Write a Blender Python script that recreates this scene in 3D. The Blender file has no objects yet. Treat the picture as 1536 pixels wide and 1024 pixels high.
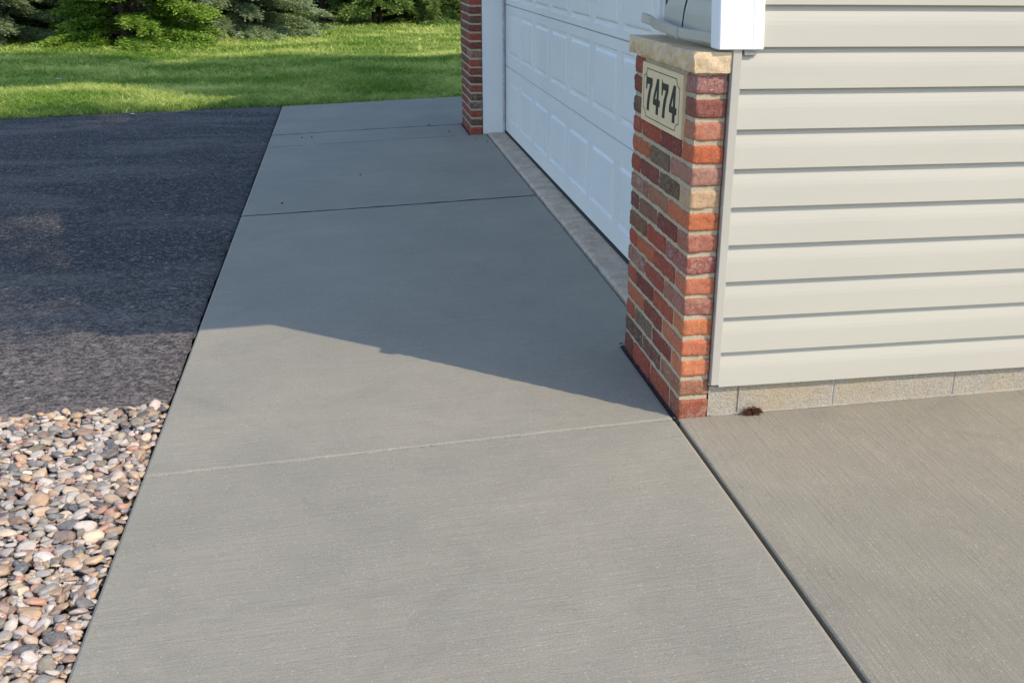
import bpy, math, random
import numpy as np
from mathutils import Vector, Matrix, noise

random.seed(7)
rng = np.random.default_rng(11)
scene = bpy.context.scene
R = math.radians

# ------------------------------------------------------------------ camera
CAM = dict(loc=(-0.9884, -2.9555, 1.3915), yaw=0.1958, pitch=0.3515, roll=0.0128, f=1572.28, dx=65.9)
cd = bpy.data.cameras.new("camera")
cam = bpy.data.objects.new("camera", cd)
scene.collection.objects.link(cam)
scene.camera = cam
cd.sensor_fit = 'HORIZONTAL'
cd.sensor_width = 36.0
cd.lens = CAM['f'] * 36.0 / 1536.0
cd.shift_x = -CAM['dx'] / 1536.0
cd.clip_start = 0.05
cd.clip_end = 2000
_y, _p, _r = CAM['yaw'], CAM['pitch'], CAM['roll']
fw = Vector((math.sin(_y) * math.cos(_p), math.cos(_y) * math.cos(_p), -math.sin(_p)))
rt = Vector((math.cos(_y), -math.sin(_y), 0))
up = rt.cross(fw)
r2 = rt * math.cos(_r) + up * math.sin(_r)
u2 = -rt * math.sin(_r) + up * math.cos(_r)
m = Matrix((r2, u2, -fw)).transposed().to_4x4()
m.translation = Vector(CAM['loc'])
cam.matrix_world = m

# ------------------------------------------------------------------ light
SUN_AZ = math.atan2(0.72, -0.695)       # from +Y towards +X
SUN_EL = R(43.0)
w = bpy.data.worlds.new("World")
scene.world = w
w.use_nodes = True
nt = w.node_tree
sky = nt.nodes.new('ShaderNodeTexSky')
sky.sky_type = 'NISHITA'
sky.sun_disc = False
sky.sun_elevation = SUN_EL
sky.sun_rotation = SUN_AZ
sky.air_density = 1.0
sky.dust_density = 0.5
sky.ozone_density = 1.2
nt.links.new(sky.outputs[0], nt.nodes['Background'].inputs[0])
nt.nodes['Background'].inputs[1].default_value = 0.15
sl = bpy.data.lights.new("sun", 'SUN')
sl.energy = 2.0
sl.angle = R(0.5)
sl.color = (1.0, 0.885, 0.71)
sun = bpy.data.objects.new("sun", sl)
scene.collection.objects.link(sun)
sdir = Vector((math.sin(SUN_AZ) * math.cos(SUN_EL), math.cos(SUN_AZ) * math.cos(SUN_EL), math.sin(SUN_EL)))
sun.rotation_euler = sdir.to_track_quat('Z', 'Y').to_euler()
sun.location = sdir * 30
scene.view_settings.view_transform = 'Standard'
scene.view_settings.look = 'None'
scene.view_settings.exposure = 1.0
scene.view_settings.gamma = 1.0

# ------------------------------------------------------------------ helpers
def srgb(r, g, b, k=1.0):
    def c(v):
        v /= 255.0
        return (v / 12.92 if v <= 0.04045 else ((v + 0.055) / 1.055) ** 2.4) * k
    return (c(r), c(g), c(b), 1.0)

class N:
    """small wrapper round a material's node tree"""
    def __init__(s, name, rough=0.7, spec=0.35):
        s.m = bpy.data.materials.new(name)
        s.m.use_nodes = True
        s.t = s.m.node_tree
        s.b = s.t.nodes['Principled BSDF']
        s.b.inputs['Roughness'].default_value = rough
        s.b.inputs['Specular IOR Level'].default_value = spec
        s._c = None
    def n(s, typ, **kw):
        x = s.t.nodes.new(typ)
        for k, v in kw.items():
            setattr(x, k, v)
        return x
    def l(s, a, b):
        s.t.links.new(a, b)
    def co(s, scale=(1, 1, 1), rot=(0, 0, 0), kind='Object'):
        if s._c is None:
            s._c = s.n('ShaderNodeTexCoord')
        mp = s.n('ShaderNodeMapping')
        mp.inputs['Scale'].default_value = scale
        mp.inputs['Rotation'].default_value = rot
        s.l(s._c.outputs[kind], mp.inputs[0])
        return mp.outputs[0]
    def noise(s, co, scale, detail=4, rough=0.6, dist=0.0):
        x = s.n('ShaderNodeTexNoise')
        x.inputs['Scale'].default_value = scale
        x.inputs['Detail'].default_value = detail
        x.inputs['Roughness'].default_value = rough
        x.inputs['Distortion'].default_value = dist
        s.l(co, x.inputs['Vector'])
        return x.outputs['Fac']
    def voro(s, co, scale, feature='F1', out='Distance'):
        x = s.n('ShaderNodeTexVoronoi', feature=feature)
        x.inputs['Scale'].default_value = scale
        s.l(co, x.inputs['Vector'])
        return x.outputs[out]
    def ramp(s, fac, stops):
        x = s.n('ShaderNodeValToRGB')
        e = x.color_ramp.elements
        while len(e) < len(stops):
            e.new(0.5)
        for el, (p, c) in zip(e, stops):
            el.position = p
            el.color = c if len(c) == 4 else (*c, 1)
        s.l(fac, x.inputs[0])
        return x.outputs[0]
    def gray(s, fac, a, b, lo=0.0, hi=1.0):
        x = s.n('ShaderNodeMapRange')
        x.inputs[1].default_value = a
        x.inputs[2].default_value = b
        x.inputs[3].default_value = lo
        x.inputs[4].default_value = hi
        s.l(fac, x.inputs[0])
        return x.outputs[0]
    def mix(s, fac, a, b, blend='MIX'):
        x = s.n('ShaderNodeMix', data_type='RGBA', blend_type=blend)
        for sock, v in ((x.inputs[0], fac), (x.inputs[6], a), (x.inputs[7], b)):
            if isinstance(v, (int, float)):
                sock.default_value = v
            elif isinstance(v, tuple):
                sock.default_value = v
            else:
                s.l(v, sock)
        return x.outputs[2]
    def math(s, op, a, b=0.0):
        x = s.n('ShaderNodeMath', operation=op)
        for i, v in enumerate((a, b)):
            if isinstance(v, (int, float)):
                x.inputs[i].default_value = v
            else:
                s.l(v, x.inputs[i])
        return x.outputs[0]
    def attr(s, name):
        x = s.n('ShaderNodeAttribute')
        x.attribute_name = name
        return x
    def bump(s, h, dist, strength=1.0, prev=None):
        x = s.n('ShaderNodeBump')
        x.inputs['Strength'].default_value = strength
        x.inputs['Distance'].default_value = dist
        s.l(h, x.inputs['Height'])
        if prev is not None:
            s.l(prev, x.inputs['Normal'])
        return x.outputs[0]
    def out(s, col=None, nrm=None, rough=None):
        if col is not None:
            if isinstance(col, tuple):
                s.b.inputs['Base Color'].default_value = col
            else:
                s.l(col, s.b.inputs['Base Color'])
        if nrm is not None:
            s.l(nrm, s.b.inputs['Normal'])
        if rough is not None:
            s.l(rough, s.b.inputs['Roughness'])
        return s.m

def mesh_obj(name, verts, faces, mats, parent=None, cols=None, mi=None, smooth=False, loc=(0, 0, 0)):
    me = bpy.data.meshes.new(name)
    if isinstance(verts, np.ndarray) and isinstance(faces, np.ndarray):
        nv, nf, k = len(verts), len(faces), faces.shape[1]
        me.vertices.add(nv)
        me.vertices.foreach_set('co', verts.astype(np.float32).ravel())
        me.loops.add(nf * k)
        me.loops.foreach_set('vertex_index', faces.astype(np.int32).ravel())
        me.polygons.add(nf)
        me.polygons.foreach_set('loop_start', np.arange(0, nf * k, k, dtype=np.int32))
        me.update(calc_edges=True)
    else:
        me.from_pydata([tuple(v) for v in verts], [], [tuple(f) for f in faces])
        me.update()
    if not isinstance(mats, (list, tuple)):
        mats = [mats]
    for mm in mats:
        me.materials.append(mm)
    if mi is not None:
        me.polygons.foreach_set('material_index', np.asarray(mi, dtype=np.int32))
    if smooth:
        me.polygons.foreach_set('use_smooth', np.ones(len(me.polygons), dtype=bool))
    if cols is not None:
        a = me.color_attributes.new('Col', 'FLOAT_COLOR', 'POINT')
        a.data.foreach_set('color', np.asarray(cols, dtype=np.float32).ravel())
    o = bpy.data.objects.new(name, me)
    scene.collection.objects.link(o)
    o.location = loc
    if parent is not None:
        o.parent = parent
        o.matrix_parent_inverse = Matrix.Identity(4)
        o.location = Vector(loc) - parent.location
    return o

def thing(name, label, cat, loc=(0, 0, 0), group=None):
    o = bpy.data.objects.new(name, None)
    scene.collection.objects.link(o)
    o.location = loc
    o.empty_display_size = 0.2
    return tag(o, label, cat, group)

def tag(o, label, cat=None, group=None, kind=None):
    if label: o['label'] = label
    if cat: o['category'] = cat
    if group: o['group'] = group
    if kind: o['kind'] = kind
    return o

class MB:
    """collects simple solids in one mesh"""
    def __init__(s): s.v, s.f, s.m = [], [], []
    def add(s, v, f, mi=0):
        o = len(s.v)
        s.v += [tuple(x) for x in v]
        s.f += [tuple(i + o for i in x) for x in f]
        s.m += [mi] * len(f)
    def box(s, x0, x1, y0, y1, z0, z1, mi=0, bev=0.0):
        if bev <= 0:
            v = [(x, y, z) for z in (z0, z1) for y in (y0, y1) for x in (x0, x1)]
            f = [(0, 2, 3, 1), (4, 5, 7, 6), (0, 1, 5, 4), (2, 6, 7, 3), (0, 4, 6, 2), (1, 3, 7, 5)]
            s.add(v, f, mi)
        else:
            b = bev
            # chamfered box: 24 verts
            v = []; idx = {}
            for i, (X, sx) in enumerate(((x0, 1), (x1, -1))):
                for j, (Y, sy) in enumerate(((y0, 1), (y1, -1))):
                    for k, (Z, sz) in enumerate(((z0, 1), (z1, -1))):
                        idx[i, j, k, 0] = len(v); v.append((X, Y + sy * b, Z + sz * b))
                        idx[i, j, k, 1] = len(v); v.append((X + sx * b, Y, Z + sz * b))
                        idx[i, j, k, 2] = len(v); v.append((X + sx * b, Y + sy * b, Z))
            f = []
            g = lambda i, j, k, a: idx[i, j, k, a]
            for i in (0, 1):
                q = [g(i, 0, 0, 0), g(i, 1, 0, 0), g(i, 1, 1, 0), g(i, 0, 1, 0)]; f.append(q if i else q[::-1])
                q = [g(0, i, 0, 1), g(1, i, 0, 1), g(1, i, 1, 1), g(0, i, 1, 1)]; f.append(q[::-1] if i else q)
                q = [g(0, 0, i, 2), g(1, 0, i, 2), g(1, 1, i, 2), g(0, 1, i, 2)]; f.append(q if i else q[::-1])
            for i in (0, 1):
                for j in (0, 1):
                    f.append([g(i, j, 0, 0), g(i, j, 1, 0), g(i, j, 1, 1), g(i, j, 0, 1)])
                    f.append([g(i, 0, j, 0), g(i, 1, j, 0), g(i, 1, j, 2), g(i, 0, j, 2)])
                    f.append([g(0, i, j, 1), g(1, i, j, 1), g(1, i, j, 2), g(0, i, j, 2)])
                    for k in (0, 1):
                        f.append([g(i, j, k, 0), g(i, j, k, 1), g(i, j, k, 2)])
            s.add(v, f, mi)
    def prism_y(s, prof, ya, yb, mi=0):
        """prof: list of (x,z); extruded along y"""
        n = len(prof)
        v = [(x, ya, z) for x, z in prof] + [(x, yb, z) for x, z in prof]
        f = [(i, (i + 1) % n, n + (i + 1) % n, n + i) for i in range(n)] + [tuple(range(n))[::-1], tuple(range(n, 2 * n))]
        s.add(v, f, mi)
    def prism_x(s, prof, xa, xb, mi=0):
        n = len(prof)
        v = [(xa, y, z) for y, z in prof] + [(xb, y, z) for y, z in prof]
        f = [(i, (i + 1) % n, n + (i + 1) % n, n + i) for i in range(n)] + [tuple(range(n))[::-1], tuple(range(n, 2 * n))]
        s.add(v, f, mi)
    def build(s, name, mats, parent=None, **kw):
        o = mesh_obj(name, s.v, s.f, mats, parent, mi=s.m, **kw)
        import bmesh
        bm = bmesh.new(); bm.from_mesh(o.data)
        bmesh.ops.recalc_face_normals(bm, faces=bm.faces)
        bm.to_mesh(o.data); bm.free()
        return o

# ------------------------------------------------------------------ materials
def mat_concrete(name, along='X', base=(0.325, 0.305, 0.268), joint=False):
    n = N(name, 0.85, 0.3)
    if along == 'X':
        c = n.co((5.5, 110, 20)); c2 = n.co((14, 230, 20)); cs = n.co((0.7, 7, 1))
    else:
        c = n.co((95, 3.0, 20)); c2 = n.co((210, 8, 20)); cs = n.co((7, 0.7, 1))
    g = n.co()
    broom = n.noise(c, 1.0, 3, 0.65, 0.25)
    fine = n.noise(c2, 1.0, 2, 0.6)
    grain = n.noise(g, 300, 4, 0.75)
    big = n.noise(g, 1.3, 4, 0.6)
    streak = n.noise(cs, 1.0, 4, 0.65, 0.6)
    b = base
    col = n.mix(n.gray(big, .32, .68), (b[0] * .82, b[1] * .83, b[2] * .84, 1), (b[0] * 1.10, b[1] * 1.07, b[2] * 1.05, 1))
    col = n.mix(n.gray(streak, .35, .7, 0, .45), col, (b[0] * .83, b[1] * .85, b[2] * .88, 1))
    patch = n.noise(g, 5.5, 4, .65)
    bl = n.math('MULTIPLY', n.gray(broom, .40, .74), n.gray(patch, .36, .64, .15, 1.0))
    col = n.mix(n.math('MULTIPLY', bl, .36 if along == 'X' else .42), col, (b[0] * 1.42, b[1] * 1.40, b[2] * 1.36, 1))
    col = n.mix(n.gray(fine, .57, .72, 0, .28 if along == 'X' else .5), col, (b[0] * .55, b[1] * .55, b[2] * .55, 1))
    col = n.mix(n.gray(grain, .47, .70, 0, .65), col, (b[0] * 1.4, b[1] * 1.38, b[2] * 1.34, 1))
    col = n.mix(n.gray(grain, .50, .32, 0, .6), col, (b[0] * .62, b[1] * .62, b[2] * .62, 1))
    dash = n.noise(n.co((26, 330, 20) if along == 'X' else (330, 26, 20)), 1.0, 2, .5)
    col = n.mix(n.gray(dash, .70, .78, 0, .55), col, (.66, .63, .58, 1))
    tint = n.noise(g, 22, 3, .6)
    col = n.mix(n.gray(tint, .35, .65, 0, .35), col, n.mix(1.0, col, (1.06, .985, .95, 1), 'MULTIPLY'))
    # sparse pale crumbs and small dark pits
    blot = n.noise(g, 3.1, 5, .7, 1.0)
    col = n.mix(n.gray(blot, .55, .70, 0, .30), col, (b[0] * .70, b[1] * .71, b[2] * .70, 1))
    v = n.voro(g, 95, 'F1', 'Distance')
    vc = n.voro(g, 95, 'F1', 'Color')
    sel = n.math('GREATER_THAN', n.math('MULTIPLY', vc, 1.0), .72)
    spot = n.math('MULTIPLY', n.gray(v, .25, .10), sel)
    col = n.mix(n.math('MULTIPLY', spot, .5), col, (.55, .60, .56, 1))
    h = n.math('ADD', n.math('MULTIPLY', broom, .75 if along == 'X' else .9), n.math('ADD', n.math('MULTIPLY', fine, .35), n.math('MULTIPLY', grain, .8)))
    nr = n.bump(h, 0.0034, 0.85)
    return n.out(col, nr)

M = {}
M['apron'] = mat_concrete('broomed_concrete', 'X', (0.318, 0.292, 0.236))
M['walk'] = mat_concrete('broomed_concrete_walk', 'Y', (0.290, 0.263, 0.208))

def mk_joint():
    n = N('joint_mortar', .95, .2)
    g = n.co()
    a = n.noise(g, 160, 4, .7)
    b = n.noise(g, 18, 3, .6)
    col = n.ramp(a, [(.3, (.14, .125, .105)), (.50, (.31, .28, .235)), (.72, (.44, .40, .34))])
    col = n.mix(n.gray(b, .5, .7, 0, .5), col, (.22, .21, .19, 1))
    return n.out(col, n.bump(a, .006, 1.0))
M['joint'] = mk_joint()

def mk_dark():
    n = N('joint_sealant', .55, .4)
    g = n.co()
    a = n.noise(g, 90, 4, .7)
    return n.out(n.ramp(a, [(.35, (.008, .008, .009)), (.8, (.03, .03, .032))]), n.bump(a, .004, 1))
M['seal'] = mk_dark()

def mk_threshold():
    n = N('worn_threshold_concrete', .9, .25)
    g = n.co()
    a = n.noise(g, 7, 6, .7, .3); b = n.noise(g, 60, 5, .75); c = n.noise(g, 1.7, 3, .6)
    col = n.ramp(a, [(.3, (.42, .31, .22)), (.5, (.62, .475, .345)), (.72, (.74, .61, .47))])
    col = n.mix(n.gray(b, .50, .72, 0, .55), col, (.15, .13, .115, 1))
    col = n.mix(n.gray(c, .5, .62, 0, .35), col, (.42, .38, .33, 1))
    v = n.voro(g, 38, 'F1'); col = n.mix(n.gray(v, .16, .06, 0, .7), col, (.12, .10, .085, 1))
    h = n.math('SUBTRACT', b, n.gray(v, .2, .05, 0, .4))
    return n.out(col, n.bump(h, .006, 1))
M['threshold'] = mk_threshold()

def mk_asphalt():
    n = N('worn_asphalt', .82, .35)
    g = n.co()
    gs = n.co((.55, 1.5, 1))
    big = n.noise(gs, 1.1, 5, .62, .3)
    med = n.noise(g, 14, 5, .7)
    fine = n.noise(n.co((.8, 1.0, 1)), 58, 7, .86, .7)
    v = n.voro(g, 75, 'F1', 'Distance'); vc = n.voro(g, 75, 'F1', 'Color')
    v2 = n.voro(n.co((.7, 1.3, 1)), 24, 'F1', 'Distance'); vc2 = n.voro(n.co((.7, 1.3, 1)), 24, 'F1', 'Color')
    col = n.ramp(fine, [(.43, (.005, .005, .008)), (.50, (.019, .018, .023)), (.555, (.090, .078, .074)), (.61, (.40, .35, .31))])
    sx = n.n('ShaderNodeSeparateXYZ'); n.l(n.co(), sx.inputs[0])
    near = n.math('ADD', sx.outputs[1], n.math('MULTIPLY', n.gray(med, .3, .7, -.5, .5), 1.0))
    near_pale = n.math('MULTIPLY', n.gray(near, 2.5, 1.0), n.gray(fine, .44, .56, .10, 1.0))  # paler, browner tone towards the gravel end
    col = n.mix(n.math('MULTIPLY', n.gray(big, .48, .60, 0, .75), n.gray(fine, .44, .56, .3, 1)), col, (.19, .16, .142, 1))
    col = n.mix(n.math('MULTIPLY', near_pale, .7), col, (.31, .255, .228, 1))
    col = n.mix(n.gray(med, .45, .65, 0, .38), col, (.030, .030, .034, 1))
    s1 = n.math('MULTIPLY', n.gray(v, .42, .28), n.math('GREATER_THAN', vc, .66))
    col = n.mix(n.math('MULTIPLY', s1, .6), col, (.30, .27, .25, 1))
    s2 = n.math('MULTIPLY', n.gray(v2, .24, .15), n.math('GREATER_THAN', vc2, .82))
    col = n.mix(n.math('MULTIPLY', s2, .8), col, (.50, .47, .44, 1))
    h = n.math('ADD', fine, n.math('MULTIPLY', s1, .25))
    nr = n.bump(h, .009, 1.0)
    nr = n.bump(med, .012, .6, nr)
    return n.out(col, nr)
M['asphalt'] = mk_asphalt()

def mk_lawn():
    n = N('lawn_soil_green', .9, .15)
    g = n.co()
    a = n.noise(g, 2.2, 5, .65); b = n.noise(g, 45, 4, .7); c = n.noise(n.co((.5, 1.6, 1)), .9, 4, .6)
    col = n.ramp(b, [(.3, (.045, .075, .018)), (.5, (.11, .17, .035)), (.72, (.22, .28, .07))])
    col = n.mix(n.gray(a, .48, .66, 0, .4), col, (.26, .26, .10, 1))
    col = n.mix(n.gray(c, .45, .6, 0, .3), col, (.04, .075, .016, 1))
    return n.out(col, n.bump(b, .03, 1))
M['lawn'] = mk_lawn()

def mk_blade(name, dark, mid, light):
    n = N(name, .55, .3)
    at = n.attr('Col')
    g = n.n('ShaderNodeNewGeometry')
    col = n.mix(n.gray(g.outputs['Random Per Island'], 0, 1), dark, mid)
    col = n.mix(n.math('POWER', at.outputs['Fac'], 1.0), col, light)
    n.out(col)
    tr = n.n('ShaderNodeBsdfTranslucent')
    n.l(col, tr.inputs[0])
    mx = n.n('ShaderNodeMixShader'); mx.inputs[0].default_value = .35
    n.l(n.b.outputs[0], mx.inputs[1]); n.l(tr.outputs[0], mx.inputs[2])
    n.l(mx.outputs[0], n.t.nodes['Material Output'].inputs[0])
    return n.m
M['grass'] = mk_blade('grass_blades', (.045, .120, .010, 1), (.27, .45, .045, 1), (.88, .88, .27, 1))

def mk_ground():
    n = N('dark_earth', .95, .1)
    g = n.co(); a = n.noise(g, 30, 5, .7)
    return n.out(n.ramp(a, [(.3, (.05, .042, .034)), (.7, (.13, .11, .09))]), n.bump(a, .02, 1))
M['earth'] = mk_ground()

def mk_pebble():
    n = N('river_pebbles', .48, .4)
    at = n.attr('Col')
    g = n.co()
    a = n.noise(g, 60, 5, .7, .8); b = n.noise(n.co((1, 2.6, 2)), 45, 3, .6, 1.2); c = n.noise(g, 400, 2, .6)
    col = n.mix(n.gray(a, .38, .7, 0, .5), at.outputs['Color'], n.mix(.5, at.outputs['Color'], (.60, .57, .54, 1)))
    col = n.mix(n.gray(b, .50, .66, 0, .4), col, n.mix(.6, at.outputs['Color'], (.10, .08, .07, 1)))
    col = n.mix(n.gray(c, .5, .75, 0, .2), col, (.7, .68, .65, 1))
    return n.out(col, n.bump(a, .004, .5), n.gray(a, .3, .7, .35, .7))
M['pebble'] = mk_pebble()

def mk_brick():
    n = N('weathered_brick', .88, .2)
    at = n.attr('Col')
    g = n.co()
    big = n.noise(g, 28, 5, .7, .4); fine = n.noise(g, 170, 5, .78); sp = n.noise(g, 95, 3, .6, 1)
    C = at.outputs['Color']
    col = n.mix(n.gray(big, .38, .66, 0, .6), C, n.mix(.5, C, (.10, .055, .045, 1)))
    col = n.mix(n.gray(fine, .45, .68, 0, .4), col, n.mix(.35, C, (.62, .36, .20, 1)))
    # lime bloom and mortar smears, stronger where the alpha says the brick is mottled
    col = n.mix(n.gray(fine, .50, .36, 0, .55), col, n.mix(.6, C, (.06, .03, .025, 1)))
    ef = n.math('MULTIPLY', n.gray(n.noise(g, 42, 6, .75, 1.5), .49, .58), n.math('ADD', at.outputs['Alpha'], .03))
    col = n.mix(n.math('MULTIPLY', ef, .6), col, (.50, .42, .35, 1))
    col = n.mix(n.gray(sp, .67, .72, 0, .7), col, (.66, .60, .53, 1))
    col = n.mix(n.gray(sp, .38, .31, 0, .65), col, (.05, .03, .025, 1))
    h = n.math('ADD', big, n.math('MULTIPLY', fine, .35))
    return n.out(col, n.bump(h, .006, 1))
M['brick'] = mk_brick()

def mk_mortar(name, c0, c1):
    n = N(name, .95, .15)
    g = n.co(); a = n.noise(g, 180, 4, .75); b = n.noise(g, 14, 4, .6)
    col = n.ramp(a, [(.25, c0), (.75, c1)])
    col = n.mix(n.gray(b, .45, .65, 0, .25), col, (c0[0] * .7, c0[1] * .66, c0[2] * .6, 1))
    return n.out(col, n.bump(a, .003, 1))
M['mortar'] = mk_mortar('sandy_mortar', (.36, .295, .20), (.62, .52, .36))

def mk_cap():
    n = N('buff_limestone', .85, .2)
    g = n.co(); a = n.noise(g, 9, 6, .68, 1.4); b = n.noise(g, 150, 4, .7); c = n.noise(g, 32, 5, .7)
    col = n.ramp(a, [(.28, (.46, .31, .165)), (.5, (.66, .480, .290)), (.75, (.77, .60, .39))])
    col = n.mix(n.gray(c, .52, .7, 0, .4), col, (.40, .27, .15, 1))
    col = n.mix(n.gray(b, .3, .75, 0, .25), col, (.74, .62, .46, 1))
    return n.out(col, n.bump(n.math('ADD', b, c), .003, .8))
M['cap'] = mk_cap()

def mk_plain(name, col, rough=.5, spec=.4, ns=3.0, amt=.12, dirt=None, bump=0.0, bscale=200):
    n = N(name, rough, spec)
    g = n.co(); a = n.noise(g, ns, 5, .65)
    dk = tuple(c * (1 - amt) for c in col[:3]) + (1,)
    c = n.mix(n.gray(a, .35, .65), dk, (*col[:3], 1))
    if dirt:
        d = n.noise(g, dirt[0], 6, .8, .5)
        c = n.mix(n.gray(d, dirt[1], dirt[1] + .08, 0, dirt[2]), c, dirt[3])
    nr = None
    if bump:
        nr = n.bump(n.noise(g, bscale, 3, .6), bump, .6)
    return n.out(c, nr)
M['plaque'] = mk_plain('cast_plaque', (.76, .58, .345), .75, .3, 14, .08, (120, .66, .4, (.40, .30, .18, 1)), .001)
M['black'] = mk_plain('black_enamel', (.018, .018, .02), .45, .4)

def mk_siding():
    n = N('beige_vinyl_siding', .42, .38)
    g = n.co()
    a = n.noise(n.co((.6, .6, 3)), 1.2, 4, .6)
    grain = n.noise(n.co((5, 5, 120)), 1.0, 4, .7, .4)
    sp = n.noise(g, 260, 2, .5)
    col = n.mix(n.gray(a, .3, .7), (.458, .421, .346, 1), (.498, .460, .382, 1))
    col = n.mix(n.gray(grain, .35, .7, 0, .12), col, (.50, .47, .40, 1))
    col = n.mix(n.gray(sp, .77, .80, 0, .6), col, (.2, .18, .14, 1))
    d = n.noise(n.co((1.4, 1, 14)), 1.0, 5, .7)
    col = n.mix(n.gray(d, .58, .78, 0, .18), col, (.45, .42, .35, 1))
    wv = n.noise(n.co((1.1, 1, .4)), 1.5, 2, .4)
    nr = n.bump(wv, .010, .35)
    return n.out(col, n.bump(grain, .0006, .5, nr))
M['siding'] = mk_siding()
M['trim_beige'] = mk_plain('beige_vinyl_trim', (.47, .432, .368), .4, .4, 5, .06)
M['white'] = mk_plain('white_painted_trim', (.84, .825, .79), .4, .4, 4, .05, (16, .66, .35, (.45, .45, .44, 1)), .0006, 60)
M['post'] = mk_plain('white_vinyl_post', (.86, .865, .88), .38, .4, 4, .03)
M['door'] = mk_plain('white_embossed_steel', (.80, .78, .745), .42, .45, 2.0, .06, (7, .66, .18, (.55, .55, .53, 1)), .0006, 300)
M['rubber_and_gap'] = mk_plain('rubber_and_gap_black', (.015, .015, .017), .7, .3)
M['shingle'] = mk_plain('grey_shingles', (.12, .11, .10), .95, .1, 30, .4)

def mk_block():
    n = N('split_block', .95, .15)
    g = n.co(); a = n.noise(g, 110, 5, .8); b = n.noise(g, 5, 4, .6, .4); c = n.noise(g, 240, 3, .7)
    col = n.ramp(a, [(.25, (.20, .165, .12)), (.45, (.42, .365, .29)), (.75, (.56, .50, .41))])
    col = n.mix(n.gray(b, .46, .66, 0, .55), col, (.47, .36, .22, 1))
    col = n.mix(n.gray(c, .62, .72, 0, .6), col, (.17, .14, .11, 1))
    return n.out(col, n.bump(a, .006, 1))
M['block'] = mk_block()
M['block_joint'] = mk_mortar('pale_block_mortar', (.50, .47, .42), (.66, .63, .58))
M['bark'] = mk_plain('dark_bark', (.075, .058, .045), .95, .1, 30, .6, None, .02, 60)
M['weed'] = mk_plain('dried_brown_weed', (.15, .062, .035), .9, .1, 60, .6)
M['leafbit'] = mk_plain('pale_dry_leaf', (.55, .52, .46), .8, .2, 60, .2)
M['crumb'] = mk_plain('dark_dirt_crumb', (.035, .03, .026), .95, .1, 60, .4)

M['fol_dark'] = mk_blade('dark_spruce_needles', (.022, .045, .018, 1), (.07, .12, .045, 1), (.26, .36, .15, 1))
M['fol_blue'] = mk_blade('greygreen_spruce_needles', (.09, .14, .06, 1), (.28, .37, .16, 1), (.66, .74, .42, 1))
M['fol_yel'] = mk_blade('yellowgreen_cedar_sprays', (.055, .13, .014, 1), (.23, .40, .04, 1), (.52, .66, .12, 1))
M['fol_mid'] = mk_blade('midgreen_leaves', (.05, .11, .022, 1), (.18, .29, .06, 1), (.46, .56, .16, 1))

# ------------------------------------------------------------------ dimensions
SL = 0.042          # driveway apron falls away from the garage
W = 1.644           # apron's free edge (x = -W)
GS = 0.0144         # walkway falls towards the apron joint
yF, PD, PW = 5.751, 0.676, 0.099
COURSE = 0.0677
XT, XD = 0.127, 0.290
yE = 8.20
ZG = -0.078

# ------------------------------------------------------------------ ground structure
def grid_slab(xs, ys, zf, bottom, name, mats, mif=None):
    xs = np.array(xs); ys = np.array(ys)
    nx, ny = len(xs), len(ys)
    V = []
    for j, y in enumerate(ys):
        for i, x in enumerate(xs):
            V.append((x, y, zf(x, y)))
    F = []; mi = []
    for j in range(ny - 1):
        for i in range(nx - 1):
            a = j * nx + i
            F.append((a, a + 1, a + nx + 1, a + nx))
            mi.append(mif((xs[i] + xs[i + 1]) / 2, (ys[j] + ys[j + 1]) / 2) if mif else 0)
    # skirts
    border = [(i, 0) for i in range(nx)] + [(nx - 1, j) for j in range(1, ny)] + [(i, ny - 1) for i in range(nx - 2, -1, -1)] + [(0, j) for j in range(ny - 2, 0, -1)]
    ids = [j * nx + i for i, j in border]
    o = len(V)
    for k in ids:
        V.append((V[k][0], V[k][1], V[k][2] - bottom))
    n = len(ids)
    for k in range(n):
        F.append((ids[k], o + k, o + (k + 1) % n, ids[(k + 1) % n])); mi.append(0)
    return mesh_obj(name, V, F, mats, mi=mi)

def frange(a, b, s):
    n = max(1, int(round((b - a) / s)))
    return [a + (b - a) * i / n for i in range(n)]

def joint_prof(y, yj, w, d):
    t = abs(y - yj)
    return -d * max(0.0, 1 - max(0, t - w * .35) / (w * .65)) if t < w else 0.0

def apron_z(x0, x1, ch0, ch1):
    def f(x, y):
        wob = noise.noise(Vector((x * 9, 3, 0))) * .0022
        z = SL * x + noise.noise(Vector((x * .9, y * .7, 2))) * .0035
        z += joint_prof(y, 0.0 + wob, .010, .006 + .002 * noise.noise(Vector((x * 60, 9, 1))))
        z += joint_prof(y, 3.352 + wob, .014, .010)
        z += joint_prof(y, 6.358 + wob, .014, .010)
        if ch0:
            z -= .006 * max(0, 1 - (x - x0) / .008)
        if ch1 and ((x1 > 0 and x1 < 1) or y < .69 or 5.735 < y < 6.44):
            z -= .006 * max(0, 1 - (x1 - x) / .008)
        return z
    return f

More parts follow.
